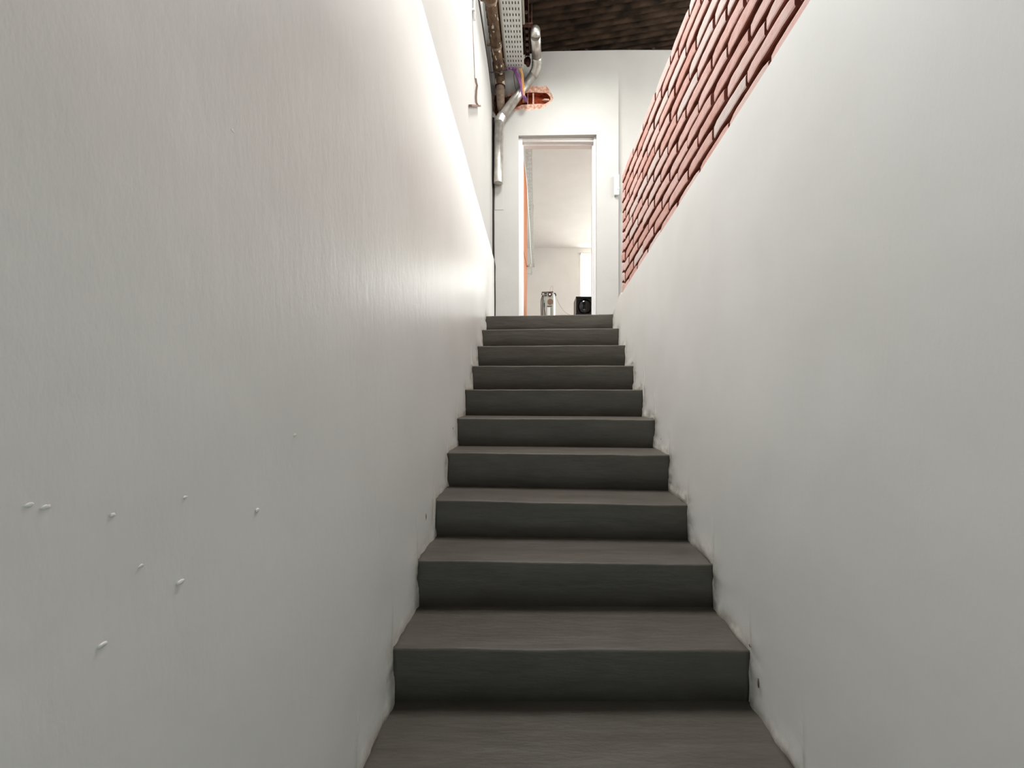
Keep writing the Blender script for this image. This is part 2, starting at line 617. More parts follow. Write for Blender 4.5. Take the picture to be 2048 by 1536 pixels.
# mortar core, raked back behind the brick faces
cy = [-1.2 + (PEND - 0.012 + 1.2) * i / 40 for i in range(41)]
qq = []
for y in cy:
    b = course_z(y, 0) - 0.11
    t = PT - 0.012
    qq.append([bm.verts.new((W + 0.032, y, b)), bm.verts.new((W + 0.032, y, t)), bm.verts.new((W + 0.105, y, t)), bm.verts.new((W + 0.105, y, b))])
for a, b in zip(qq, qq[1:]):
    for k in range(4):
        f = bm.faces.new((a[k], b[k], b[(k + 1) % 4], a[(k + 1) % 4]))
        f.material_index = 1
for e_ in (qq[0], qq[-1]):
    f = bm.faces.new(e_); f.material_index = 1
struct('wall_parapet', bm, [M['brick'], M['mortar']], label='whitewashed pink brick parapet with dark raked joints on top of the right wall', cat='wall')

# ------------------------------------------------------------------ far wall with doorway and broken hole
DL, DR, DT = P(1037, 0, YF).x, P(1193, 0, YF).x, P(0, 270, YF).z
TOPZ = P(0, 101, YF).z
XR = P(1237, 0, YF).x
YB = YF + 0.15
HOLE = [(988, 188), (1000, 186), (1012, 191), (1024, 184), (1036, 178), (1052, 176), (1066, 172), (1080, 174), (1092, 171), (1099, 180), (1104, 189), (1107, 197), (1102, 206), (1094, 211), (1086, 217), (1072, 219), (1058, 222), (1044, 219), (1032, 222), (1016, 226), (1004, 232), (992, 233), (986, 222), (985, 204)]
INNER = [(989, 190), (1000, 189), (1012, 194), (1026, 187), (1038, 183), (1052, 184), (1066, 183), (1080, 184), (1092, 184), (1097, 188), (1100, 192), (1101, 197), (1097, 202), (1090, 206), (1084, 206), (1072, 206), (1058, 207), (1044, 208), (1032, 213), (1016, 221), (1004, 229), (992, 231), (988, 220), (987, 204)]
bm = bmesh.new()


def loop(pts, y):
    return [bm.verts.new((p[0], y, p[1])) for p in pts]


def fill(loops, flip=False, mi=0):
    es = []
    for lp in loops:
        for a, b in zip(lp, lp[1:] + lp[:1]):
            e_ = bm.edges.get((a, b)) or bm.edges.new((a, b))
            es.append(e_)
    r = bmesh.ops.triangle_fill(bm, use_beauty=True, use_dissolve=False, edges=es)
    for g in r['geom']:
        if isinstance(g, bmesh.types.BMFace):
            g.material_index = mi


TL_, TR_ = P(1083, 103, YF), P(1237, 100, YF)
outer = [(-0.2, FLOOR - 0.15), (DL, FLOOR - 0.15), (DL, FLOOR), (DL, DT - 0.006), (DR, DT + 0.006), (DR, FLOOR), (DR, FLOOR - 0.15), (XR, FLOOR - 0.15), (XR, TR_.z), (TL_.x, TL_.z), (-0.2, TL_.z + 0.004)]
holew = [(P(a, b, YF).x, P(a, b, YF).z) for a, b in HOLE]
f0, h0 = loop(outer, YF), loop(holew, YF)
fill([f0, h0])
bk = loop(outer, YB)
fill([bk])
for i in range(len(outer)):
    j = (i + 1) % len(outer)
    bm.faces.new((f0[i], f0[j], bk[j], bk[i]))
# chipped edge, then the deep recess
inw = [(P(a, b, YF).x, P(a, b, YF).z) for a, b in INNER]
c0 = loop(inw, YF + 0.012)
for i in range(len(holew)):
    j = (i + 1) % len(holew)
    f = bm.faces.new((h0[i], h0[j], c0[j], c0[i])); f.material_index = 1
c1 = loop(inw, YF + 0.075)
for i in range(len(holew)):
    j = (i + 1) % len(holew)
    f = bm.faces.new((c0[i], c0[j], c1[j], c1[i])); f.material_index = 2
fill([c1], mi=2)
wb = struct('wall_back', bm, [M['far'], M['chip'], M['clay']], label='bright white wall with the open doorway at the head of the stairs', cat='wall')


# hollow clay block walls showing in the hole, and loose rubble
def lump(bm, c, r, seed, sq=(1, 1, 1), mi=0):
    r0 = bmesh.ops.create_icosphere(bm, subdivisions=2, radius=1)
    for v in r0['verts']:
        p = v.co.copy()
        k = 1 + 0.45 * noise.noise(p * 1.6 + Vector((seed, 0, 0)))
        v.co = Vector(c) + Vector((p.x * r * sq[0], p.y * r * sq[1], p.z * r * sq[2])) * k


bm = bmesh.new()
for (xa, xb_, ya_, yb_) in ((1065, 1068, 183, 207), (1055, 1056, 184, 207)):
    a, b = P(xa, yb_, YF), P(xb_, ya_, YF)
    box(bm, (a.x, YF + 0.02, a.z), (b.x, YF + 0.08, b.z))
obj('clay_block_web', bm, M['chip'], wb)
bm = bmesh.new()
for k, (px, py, r) in enumerate(((992, 194, .03), (996, 206, .034), (1036, 196, .026), (1006, 224, .03), (987, 198, .03), (988, 214, .03), (1014, 199, .034), (1022, 202, .034), (1030, 200, .03), (1020, 212, .03), (1026, 191, .024), (1000, 222, .030), (994, 210, .026), (1008, 214, .03), (1018, 206, .034), (1028, 196, .026), (1012, 200, .026), (992, 228, .02), (1034, 206, .02))):
    c = P(px, py, YF + 0.03)
    lump(bm, c, r, k * 3.3, (1, .8, .8))
obj('rubble', bm, M['rubble'], wb)
bm = bmesh.new()
for k, (px, py, r, sq) in enumerate(((1092, 200, .028, (1.5, .5, .45)), (1084, 181, .018, (1.6, .5, .5)), (1070, 179, .014, (1.6, .5, .6)))):
    lump(bm, P(px, py, YF + 0.02), r, 40 + k, sq)
obj('plaster_lump', bm, M['chip'], wb)

# recessed wall to the right of the doorway wall
bm = bmesh.new()
a = P(1237, 100, YF + 0.10)
box(bm, (XR - 0.02, YF + 0.10, FLOOR - 0.15), (3.6, YF + 0.26, a.z))
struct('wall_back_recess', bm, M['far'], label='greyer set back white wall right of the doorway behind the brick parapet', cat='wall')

# solid strip coloured as the shade inside the open corner crack
bm = bmesh.new()
N = 30
q = []
for i in range(N + 1):
    z = FLOOR - 0.02 + (P(0, 232, YF).z - FLOOR) * i / N
    xo = (0.006 if z > CZ + 1.48 else 0.019) + 0.0035 * noise.noise(Vector((0, 5, z * 4)))
    q.append([bm.verts.new((-0.03, YF - 0.011, z)), bm.verts.new((xo, YF - 0.006, z)), bm.verts.new((xo, YF + 0.01, z)), bm.verts.new((-0.03, YF + 0.01, z))])
for a, b in zip(q, q[1:]):
    for k in range(4):
        bm.faces.new((a[k], b[k], b[(k + 1) % 4], a[(k + 1) % 4]))
bm.faces.new(q[0]); bm.faces.new(q[-1])
struct('trim_1', bm, M['dark'], label='thin strip coloured as the shade in the upright corner crack left of the doorway wall', cat='wall joint')

# door lining
FI_L, FI_R, FI_T = P(1047, 0, 4.48).x, P(1184, 0, 4.48).x, P(0, 292, 4.48).z
dr = thing('door_frame', 'white painted frame lining the open doorway at the top of the stairs', 'door frame', ((DL + DR) / 2, 4.5, FLOOR))
bm = bmesh.new(); box(bm, (DL, YF + 0.04, FLOOR), (FI_L - 0.012, YB + 0.005, DT - 0.01), 0.003); box(bm, (FI_L - 0.02, YF + 0.09, FLOOR), (FI_L, YB + 0.01, FI_T), 0.003)
obj('jamb', bm, M['frame'], dr)
bm = bmesh.new(); box(bm, (FI_R + 0.012, YF + 0.04, FLOOR), (DR, YB + 0.005, DT + 0.004), 0.003); box(bm, (FI_R, YF + 0.09, FLOOR), (FI_R + 0.02, YB + 0.01, FI_T + 0.006), 0.003)
obj('jamb', bm, M['frame'], dr)
bm = bmesh.new(); box(bm, (DL, YF + 0.05, FI_T + 0.02), (DR, YB + 0.005, DT + 0.002), 0.003); box(bm, (FI_L - 0.02, YF + 0.09, FI_T), (FI_R + 0.02, YB + 0.01, FI_T + 0.03), 0.003)
obj('head_jamb', bm, M['lintel'], dr)

# open wooden door leaf inside the far room
hx, fx = P(1045.2, 0, 4.56).x, P(1054, 0, 5.38).x
dz = P(0, 299, 4.56).z
bm = bmesh.new()
ang = math.atan2(fx - hx, 0.82)
Mx = Matrix.Translation((hx, 4.56, FLOOR)) @ Matrix.Rotation(-ang, 4, 'Z')
box(bm, (-0.035, 0, 0.012), (0, 0.82, dz - FLOOR), 0.003, M=Mx)
for za, zb in ((0.14, 0.85), (0.98, 1.95)):
    box(bm, (-0.002, 0.12, za), (0.006, 0.70, zb), 0.003, M=Mx)
door = struct('door_1', bm, M['wood'], label='orange wooden door leaf standing open inside the far doorway, seen edge on', cat='door')
for h in (0.25, 1.0, 1.75):
    bm = bmesh.new()
    tube(bm, [Mx @ Vector((0.006, -0.004, h)), Mx @ Vector((0.006, -0.004, h + 0.09))], 0.006, 10)
    obj('hinge', bm, M['white'], door)
bm = bmesh.new()
tube(bm, [Mx @ Vector((0.0, 0.76, 1.0)), Mx @ Vector((0.05, 0.76, 1.0))], 0.009, 10)
tube(bm, [Mx @ Vector((0.045, 0.77, 1.0)), Mx @ Vector((0.045, 0.66, 1.0))], 0.008, 10)
obj('handle', bm, M['galv'], door)

# ------------------------------------------------------------------ far room
YR = 9.37
RC = CZ + 3.46
RX0, RX1 = -0.7, 3.5
WX0, WX1, WZ0, WZ1 = P(1160.5, 0, YR).x, 2.75, CZ + 1.55, P(0, 504, YR).z
bm = bmesh.new()
o_ = [(RX0 - .15, FLOOR - .15), (RX1 + .15, FLOOR - .15), (RX1 + .15, RC + .1), (RX0 - .15, RC + .1)]
w_ = [(WX0, WZ0), (WX1, WZ0), (WX1, WZ1), (WX0, WZ1)]
A, B = loop(o_, YR), loop(w_, YR)
fill([A, B])
A2, B2 = loop(o_, YR + .15), loop(w_, YR + .15)
fill([A2, B2])
for X, Y in ((A, A2), (B, B2)):
    for i in range(4):
        j = (i + 1) % 4
        bm.faces.new((X[i], X[j], Y[j], Y[i]))
struct('wall_far_room', bm, M['room'], label='cream back wall of the room seen through the doorway', cat='wall')
bm = bmesh.new(); box(bm, (RX0 - .15, YB, FLOOR - .15), (RX0, YR, RC + .1))
struct('wall_far_room_left', bm, M['room'], label='left wall of the far room hidden behind the open door', cat='wall')
bm = bmesh.new()                # right wall of the far room with an added window opening
y0, y1, z0, z1 = 5.6, 8.2, CZ + 1.5, CZ + 3.2
box(bm, (RX1, YB + .11, FLOOR - .15), (RX1 + .15, y0, RC + .1)); box(bm, (RX1, y1, FLOOR - .15), (RX1 + .15, YR, RC + .1))
box(bm, (RX1, y0, FLOOR - .15), (RX1 + .15, y1, z0)); box(bm, (RX1, y0, z1), (RX1 + .15, y1, RC + .1))
struct('wall_far_room_right', bm, M['room'], label='right wall of the far room with an added window opening', cat='wall')
bm = bmesh.new(); box(bm, (RX0 - .15, YB - .02, RC), (RX1 + .15, YR + .1, RC + .08))
struct('ceiling', bm, M['room'], label='smooth cream ceiling of the far room seen through the doorway', cat='ceiling')
bm = bmesh.new(); box(bm, (RX0 - .15, YF, FLOOR - .14), (RX1 + .15, YR + .1, FLOOR - .0005))
struct('floor', bm, M['tile'], label='pale floor of the far room', cat='floor')


def window(name, fixed, a0, a1, z0, z1, axis, label, mull=2):
    """white casement window; axis 'y' faces along y, 'x' along x"""
    def pt(a, d, z):
        return (a, fixed + d, z) if axis == 'y' else (fixed + d, a, z)
    def bx(bm, a, b, za, zb, d0, d1):
        p, r = pt(a, d0, za), pt(b, d1, zb)
        box(bm, [min(i, j) for i, j in zip(p, r)], [max(i, j) for i, j in zip(p, r)], 0.003)
    bm = bmesh.new()
    t = 0.045
    bx(bm, a0, a0 + t, z0, z1, 0, .05); bx(bm, a1 - t, a1, z0, z1, 0, .05)
    bx(bm, a0, a1, z0, z0 + t, 0, .05); bx(bm, a0, a1, z1 - t, z1, 0, .05)
    for k in range(1, mull):
        c = a0 + (a1 - a0) * k / mull
        bx(bm, c - t / 2, c + t / 2, z0, z1, 0, .05)
    o = struct(name, bm, M['frame'], label=label, cat='window')
    for k in range(mull):
        bm = bmesh.new()
        b0, b1 = a0 + (a1 - a0) * k / mull + .02, a0 + (a1 - a0) * (k + 1) / mull - .02
        bx(bm, b0, b1, z0 + .02, z1 - .02, .022, .026)
        obj('pane', bm, M['glass'], o)
    return o


window('window_1', YR + .06, WX0, WX1, WZ0, WZ1, 'y', 'bright overexposed window at the back of the far room', 3)
window('added_window_2', RX1 + .06, y0, y1, z0, z1, 'x', 'unseen window added in the right wall of the far room to brighten it', 3)  # made-up window for the lamp that brightens this room

# curtain in front of the bright window
cu = thing('curtain', 'cream pleated curtain heading hanging in front of the bright far window', 'curtain', ((P(1168, 0, 9.2).x + 2.7) / 2, 9.22, FLOOR + 1.0))
ca, cb = P(1168, 0, 9.25).x, 2.7
cz1 = P(0, 507, 9.25).z
bm = bmesh.new()
N = 260
for (za, zb, amp, per) in ((cz1 - 0.34, cz1, 0.022, 0.085),):
    r1, r2 = [], []
    for i in range(N + 1):
        x = ca + (cb - ca) * i / N
        y = 9.26 + amp * math.sin(2 * math.pi * (x - ca) / per)
        r1.append(bm.verts.new((x, y * 1.0, za + 0.015 * abs(math.sin(math.pi * (x - ca) / per)))))
        r2.append(bm.verts.new((x, 9.26 + (y - 9.26) * 0.6, zb)))
    for i in range(N):
        f = bm.faces.new((r1[i], r1[i + 1], r2[i + 1], r2[i])); f.smooth = True
vo = obj('valance', bm, M['lace'], cu)
vo.modifiers.new('cloth', 'SOLIDIFY').thickness = 0.004
bm = bmesh.new(); tube(bm, [(WX0 - 0.02, 9.25, cz1 + 0.022), (2.85, 9.25, cz1 + 0.022)], 0.011, 12)
obj('curtain_rod', bm, M['white'], cu)
for k in range(14):
    x = ca + (cb - ca) * k / 13
    bm = bmesh.new()
    tube(bm, [Vector((x, 9.25 + 0.018 * math.cos(t), cz1 + 0.016 + 0.018 * math.sin(t))) for t in [i * math.pi * 2 / 12 for i in range(13)]], 0.003, 6, cap=False)
    obj('curtain_ring', bm, M['white'], cu)
for x in (WX0 + 0.02, 2.8):
    bm = bmesh.new()
    box(bm, (x - .012, 9.245, cz1 + .005), (x + .012, YR, cz1 + .04))
    obj('rod_bracket', bm, M['white'], cu)

# ------------------------------------------------------------------ upstairs floor, side and rear walls, roof
bm = bmesh.new()
box(bm, (W + 0.10, -4.5, FLOOR - .16), (3.6, 3.60, FLOOR)); box(bm, (-0.02, 3.80, FLOOR - .16), (3.6, YF, FLOOR - 0.0005)); box(bm, (W + .1, 3.59, FLOOR - .16), (3.6, 3.81, FLOOR))
box(bm, (0.0, -4.5, FLOOR - .16), (W + .12, -0.9, FLOOR))
struct('floor_upstairs', bm, M['floor'], label='concrete upper floor around the stair opening', cat='floor')
bm = bmesh.new(); box(bm, (-0.05, -4.9, -6 * RISE - RISE - .15), (W + .05, fronty(-6) + .05, -7 * RISE))
struct('floor_downstairs', bm, M['floor'], label='concrete floor at the foot of the stairs behind the viewer', cat='floor')
bm = bmesh.new()                # rear wall with the street door opening
box(bm, (-0.2, -4.62, 0.85), (3.6, -4.5, 5.3)); box(bm, (-0.2, -4.62, -1.4), (0.06, -4.5, 0.85)); box(bm, (1.14, -4.62, -1.4), (1.4, -4.5, 0.85))
struct('wall_rear', bm, M['right'], label='rear wall with the street doorway behind the viewer', cat='wall')
bm = bmesh.new()                # upstairs right wall with large windows
xr = 3.5
y0, y1, z0, z1 = 0.5, 3.9, CZ + 2.7, CZ + 4.05
box(bm, (xr, -4.5, FLOOR - .16), (xr + .12, y0, 5.3)); box(bm, (xr, y1, FLOOR - .16), (xr + .12, YF + .12, 5.3))
box(bm, (xr, y0, FLOOR - .16), (xr + .12, y1, z0)); box(bm, (xr, y0, z1), (xr + .12, y1, 5.3))
struct('wall_right_upstairs', bm, M['upper'], label='upstairs window wall beyond the brick parapet, out of view', cat='wall')
window('window_3', xr + .05, y0, y1, z0, z1, 'x', 'large upstairs window beyond the brick parapet, out of view', 4)

window('added_window_4', -0.14, LY0, LY1, LZ0, LZ1, 'x', 'unseen window added high in the left wall to light the stairs', 3)  # made-up window framing the added lamp on the left

bm = bmesh.new()                # corrugated roof, ridges across the stairs, rising to the right
PIT = 0.076
q = []
N = int((9.7 + 4.7) / PIT * 8)
xs = (-0.3, 0.06, 1.04, 3.75)
for i in range(N + 1):
    y = -4.7 + i * PIT / 8
    dzz = 0.019 * math.sin(2 * math.pi * i / 8)
    q.append([bm.verts.new((x, y, CZ + 3.815 + 0.165 * (x - CX) + dzz)) for x in xs])
for a, b in zip(q, q[1:]):
    for k in range(3):
        if k == 1 and 2.12 < a[0].co.y < 3.32:
            continue
        f = bm.faces.new((a[k], b[k], b[k + 1], a[k + 1])); f.smooth = True
lt = [(r[1].co.copy(), r[2].co.copy()) for r in q if 2.10 < r[0].co.y < 3.34]
ro = struct('ceiling_roof', bm, M['roof'], label='dark rusty corrugated metal roof high above the stairs', cat='roof')
ro.modifiers.new('sheet', 'SOLIDIFY').thickness = 0.003
bm = bmesh.new()                # clear sheet over an added roof opening, passing the overhead lamp's light
lt = [[bm.verts.new(p + Vector((0, 0, .004))) for p in r] for r in lt]
for a, b in zip(lt, lt[1:]):
    f = bm.faces.new((a[0], b[0], b[1], a[1])); f.smooth = True
obj('added_roof_panel', bm, M['glass'], ro)
bm = bmesh.new()                # dark lumps of sealant along the wall head
for k, px in enumerate((1122, 1130, 1137, 1172, 1256, 1306)):
    c = P(px, 103 - (px - 1083) * 0.02, YF + (0.02 if px < 1237 else 0.12))
    lump(bm, c + Vector((0, 0, 0.002)), 0.016, 60 + k, (1.5, 1, .7))
obj('sealant', bm, M['dark'], ro)

# ------------------------------------------------------------------ services under the roof, left
# perforated cable tray
TX0, TX1, TH = CX - 0.328, CX - 0.150, CZ + 3.48
ty1, ty0 = 4.195, -0.6
tr_ = thing('cable_tray', 'pale grey perforated metal cable tray running overhead towards the doorway wall', 'cable tray', ((TX0 + TX1) / 2, ty1, TH))
bm = bmesh.new()
pitch = 0.0557
cols = 6
cw = (TX1 - TX0 - 0.012) / cols
xs = [TX0]
for c in range(cols):
    x = TX0 + 0.006 + c * cw
    xs += [x + cw / 2 - 0.0045, x + cw / 2 + 0.0045]
xs.append(TX1)
ys = [ty1]
y = ty1 - 0.028
while y > ty0:
    ys += [y, y - 0.027]
    y -= pitch
ys.append(ty0)
V = {}
def gv(i, j):
    if (i, j) not in V:
        V[(i, j)] = bm.verts.new((xs[i], ys[j], TH))
    return V[(i, j)]
for j in range(len(ys) - 1):
    for i in range(len(xs) - 1):
        if i % 2 == 1 and j % 2 == 1 and i < len(xs) - 2:
            continue
        bm.faces.new((gv(i, j), gv(i + 1, j), gv(i + 1, j + 1), gv(i, j + 1)))
po = obj('tray_base', bm, M['traymetal'], tr_)
po.modifiers.new('sheet', 'SOLIDIFY').thickness = 0.0015
for x, s in ((TX0, 1), (TX1, -1)):
    bm = bmesh.new()
    box(bm, (min(x, x - s * .002), ty0, TH), (max(x, x - s * .002), ty1, TH + .055))
    box(bm, (min(x, x + s * .012), ty0, TH + .053), (max(x, x + s * .012), ty1, TH + .055))
    obj('tray_flange', bm, M['traymetal'], tr_)
for yy in (3.0, 3.95):
    bm = bmesh.new()
    for x in (TX0 + .02, TX1 - .02):
        tube(bm, [(x, yy, TH + .004), (x, yy, CZ + 3.83 + .165 * (x - CX))], 0.004, 8)
    obj('hanger_rod', bm, M['galv'], tr_)
# unseen cables added in the tray to keep its slots dark
for k in range(6):
    bm = bmesh.new()
    dx = 0.016 + 0.029 * k
    tube(bm, smoothpath([(TX0 + dx + 0.002 * math.sin(i * 1.7 + k), ty0 + (ty1 - 0.03 - ty0) * i / 12, TH + .018) for i in range(13)], 3), 0.0125, 8)
    tag(obj('added_tray_cable', bm, M['black_cable']), 'dark cable added in the overhead perforated tray to darken its slots', 'cable', 'added cables in the overhead tray')

# rusty iron pipe
RX, RZ, RR = CX - 0.412, CZ + 3.475, 0.053
rp_ = thing('iron_pipe', 'thick rusty brown iron pipe running along the top of the left wall', 'pipe', (RX, 4.2, RZ))
bm = bmesh.new()
tube(bm, [(RX, -0.6 + (4.20 + 0.6) * i / 60, RZ + .002 * noise.noise(Vector((0, i * .7, 0)))) for i in range(61)], [RR * (1 + .05 * noise.noise(Vector((3, i * .9, 0)))) for i in range(61)], 20)
obj('pipe_run', bm, M['iron'], rp_)
bm = bmesh.new()
tube(bm, [(RX, 4.09, RZ), (RX, 4.12, RZ), (RX, 4.19, RZ), (RX, 4.22, RZ)], [RR, RR * 1.22, RR * 1.22, RR * 1.12], 20)
tube(bm, arc((RX, 4.20, RZ), (RX, 4.29, RZ), (RX, 4.30, RZ - 0.10)), RR * 1.08, 20)
obj('elbow', bm, M['iron'], rp_)
bm = bmesh.new()
tube(bm, [(RX, 4.30, RZ - .07), (RX + .004, 4.305, RZ - .2), (RX + .008, 4.33, RZ - .28), (RX + .012, 4.42, RZ - .33)], 0.046, 18)
obj('drop_pipe', bm, M['iron_pale'], rp_, label='paler lower end of the iron pipe entering the broken hole')
bm = bmesh.new()
tube(bm, [(RX, 4.30, RZ - .085), (RX, 4.301, RZ - .115)], 0.056, 18)
obj('collar', bm, M['rust'], rp_)
for yy in (3.45, 3.9):
    bm = bmesh.new()
    tube(bm, [(RX, yy - .012, RZ), (RX, yy + .012, RZ)], RR * 1.1, 20)
    box(bm, (-0.0155, yy - .012, RZ - .008), (RX, yy + .012, RZ + .008))
    obj('pipe_clip', bm, M['iron_pale'], rp_)

# thin dark cable along the wall under the pipe
wx = -0.016
bm = bmesh.new()
path = [(wx + .006, y, CZ + 3.345 + .008 * noise.noise(Vector((y * 1.3, 0, 0)))) for y in [-0.6 + 0.3 * i for i in range(16)]]
path += [(wx + .006, 4.02, CZ + 3.335), (wx + .006, 4.08, CZ + 3.325), (wx + .008, 4.12, CZ + 3.30), (wx + .012, 4.20, CZ + 3.23), (wx + .02, 4.28, CZ + 3.18), (wx + .03, YF, CZ + 3.14)]
tube(bm, path, 0.006, 8)
tag(obj('wall_cable', bm, M['black_cable']), 'thin dark cable running along the left wall under the rusty pipe', 'cable')
bm = bmesh.new()
tube(bm, smoothpath([P(977, 143, 4.13), P(983, 145, 4.12), P(990, 144, 4.10), P(1000, 146, 4.12), P(1008, 143, 4.15), P(1014, 139, 4.19)], 5), 0.005, 8)
tag(obj('tie_wire', bm, M['black_cable']), 'short dark wire looped round the end of the rusty pipe beside the tray end', 'wire')

# thin grey conduits either side of the tray
bm = bmesh.new()
tube(bm, [(CX - .3385, -0.6, CZ + 3.47), (CX - .3385, 2, CZ + 3.468), (CX - .3385, 4.16, CZ + 3.47)], .009, 12)
tag(obj('overhead_conduit', bm, M['greypipe']), 'thin grey conduit squeezed between the rusty pipe and the overhead cable tray', 'conduit')
bm = bmesh.new()
tube(bm, [(CX - .134, -0.6, CZ + 3.555), (CX - .134, 3.76, CZ + 3.555)], .013, 12)
oc = obj('overhead_conduit', bm, M['greypipe'])
tag(oc, 'short grey conduit ending beside the dark rusty channel, right of the overhead tray', 'conduit')

# dark rusty channel next to the tray
ch = thing('steel_channel', 'narrow dark rusty steel channel hanging beside the overhead cable tray', 'steel channel', (CX - .107, 4.2, CZ + 3.60))
bm = bmesh.new()
x0, x1, h0_ = CX - .132, CX - .082, CZ + 3.60
box(bm, (x0, -0.6, h0_), (x0 + .006, 4.24, h0_ + .06)); box(bm, (x1 - .006, -0.6, h0_), (x1, 4.24, h0_ + .06)); box(bm, (x0, -0.6, h0_ + .054), (x1, 4.24, h0_ + .06))
obj('channel', bm, M['rust'], ch)
bm = bmesh.new()
box(bm, (x0 - .03, 3.80, h0_ - .012), (x1 + .035, 3.84, h0_ + .0), .002)
for x in (x0 - .02, x1 + .025):
    tube(bm, [(x, 3.82, h0_ - .02), (x, 3.82, CZ + 3.83 + .165 * (x - CX))], .005, 8)
obj('hanger_plate', bm, M['rust'], ch)
for k, yy in enumerate((3.36, 3.56, 3.72, 3.92, 4.0, 4.07, 4.14)):
    bm = bmesh.new()
    tube(bm, [(CX - .107, yy, h0_ + .054), (CX - .107, yy, h0_ + .012)], .009, 6)
    tube(bm, [(CX - .107, yy, h0_ + .03), (CX - .107, yy, h0_ + .022)], .017, 6)
    obj('bolt', bm, M['iron_pale'], ch)
bm = bmesh.new()
lump(bm, (CX - .107, 4.235, h0_ - .01), .045, 90, (.8, .6, 1.1))
obj('rust_clump', bm, M['rust'], ch)

# galvanised flue pipe
fl = thing('flue_pipe', 'galvanised sheet metal flue pipe zigzagging down the far wall left of the doorway', 'flue pipe', P(996, 367, 4.325))
FR = 0.050
Zf = 4.322
pA, pB = P(996.5, 367, Zf), P(998.5, 246, Zf)
pC, pD = P(1006, 231, Zf), P(1066, 150, Zf - .02)
pE = P(1073.5, 114, 4.18)
pF = P(1071, 72, 3.90)
bm = bmesh.new()
tube(bm, [pA, pA + (pB - pA) * .01, pB], [FR * .98, FR, FR], 22, cap=True)
obj('lower_tube', bm, M['galv'], fl)


def ribbed(bm, pts, r, seg=22):
    rr = [r * (1.0 + (0.075 if i % 2 else -0.02)) for i in range(len(pts))]
    tube(bm, pts, rr, seg)


bm = bmesh.new()
corner = P(998.8, 239, Zf)
ribbed(bm, arc(pB, corner, pC, 10), FR * 1.03)
obj('elbow', bm, M['galv'], fl, label='ribbed lower elbow')
bm = bmesh.new(); tube(bm, [pC, pD], FR * .98, 22)
obj('sloping_tube', bm, M['galv'], fl)
bm = bmesh.new()
ribbed(bm, arc(pD, P(1075, 138, Zf - .05), pE, 12), FR * 1.04)
obj('elbow', bm, M['galv'], fl, label='ribbed upper elbow')
bm = bmesh.new(); tube(bm, [pE, pF], FR, 22)
obj('upper_tube', bm, M['galv'], fl)
bm = bmesh.new()
d_ = (pF - pE).normalized()
tube(bm, [pE - d_ * .012, pE + d_ * .006], FR * 1.09, 22)
obj('collar', bm, M['galv'], fl)
bm = bmesh.new()
tube(bm, arc(pF, pF + d_ * .06 + Vector((0, 0, .03)), pF + Vector((0, .10, .12)), 8) + [pF + Vector((0, .22, .235))], FR, 22)
obj('roof_outlet', bm, M['galv'], fl)

# faint plastered patch under the flue
bm = bmesh.new()
a = P(990, 371, YF); b = P(1007, 420, YF)
box(bm, (a.x, YF - .004, b.z), (b.x, YF + .01, a.z), .003)
obj('plaster_patch', bm, M['far'], wb)

# cables dropping from the tray end
e0 = P(1020, 138, ty1)
bm = bmesh.new()
for k in range(4):
    dx = k * 2.4
    tube(bm, smoothpath([P(1012 + dx * 3, 136.5, 4.16), P(1026 + dx, 139 + k, 4.19), P(1034 + dx * .8, 154 + k, 4.21), P(1041 + dx * .6, 172, 4.215), P(1043 + dx * .55, 186, 4.215), P(1047.5 + dx * .6, 197, 4.25), P(1050 + dx * .5, 205, YF + .03)], 5), 0.0085, 8)
tag(obj('cable_bundle', bm, M['purple']), 'purple cable bundle dropping from the tray end over the flue pipe', 'cable')
bm = bmesh.new()
for k in range(2):
    tube(bm, smoothpath([P(1038 + 3 * k, 136, 4.17), P(1043 + 2 * k, 147, 4.20), P(1044 + 2.6 * k, 163, 4.21), P(1046 + 2 * k, 182, 4.21), P(1047 + 2 * k, 195, 4.24), P(1045.5 + 2 * k, 206, YF + .03)], 5), 0.0065, 8)
tag(obj('cable_pair', bm, M['orange']), 'pair of ochre cables hanging from the tray end into the broken hole', 'cable')
bm = bmesh.new()
tube(bm, smoothpath([P(1029, 140, 4.19), P(1028, 152, 4.20), P(1029, 164, 4.22), P(1032, 178, 4.24), P(1036, 188, YF + .02)], 5), 0.004, 8)
tag(obj('loose_wire', bm, M['black_cable']), 'thin black wire hanging in a curve left of the purple cables', 'wire')

# white conduit and bent strap on the left wall
Yc = 3.03
cdx = wx + .012
bm = bmesh.new()
za = CZ + (784 - 40) * Yc / F
tube(bm, [(cdx, Yc, za), (cdx, Yc, CZ + 3.45)], .0105, 12)
cd = obj('wall_conduit', bm, M['white'])
tag(cd, 'short white upright conduit on the upper left wall', 'conduit')
for zc in (za + .06,):
    bm = bmesh.new()
    box(bm, (wx, Yc - .02, zc), (cdx + .013, Yc + .02, zc + .014), .002)
    obj('conduit_clip', bm, M['white'], cd)
br = thing('bent_strap', 'brown bent metal strap with a foot, hanging on a wire against the upper left wall', 'bracket', (wx + .01, Yc + .1, CZ + 2.2))
bm = bmesh.new()
def WPt(px, py, off=.008):
    """point on the upper left wall seen at pixel"""
    Z = (wx + off - CX) * F / (px - PX)
    return P(px, py, Z)
tube(bm, [WPt(945, 40), WPt(947, 90), WPt(949.5, 158)], .0028, 6)
obj('wire', bm, M['iron_pale'], br)
bm = bmesh.new()
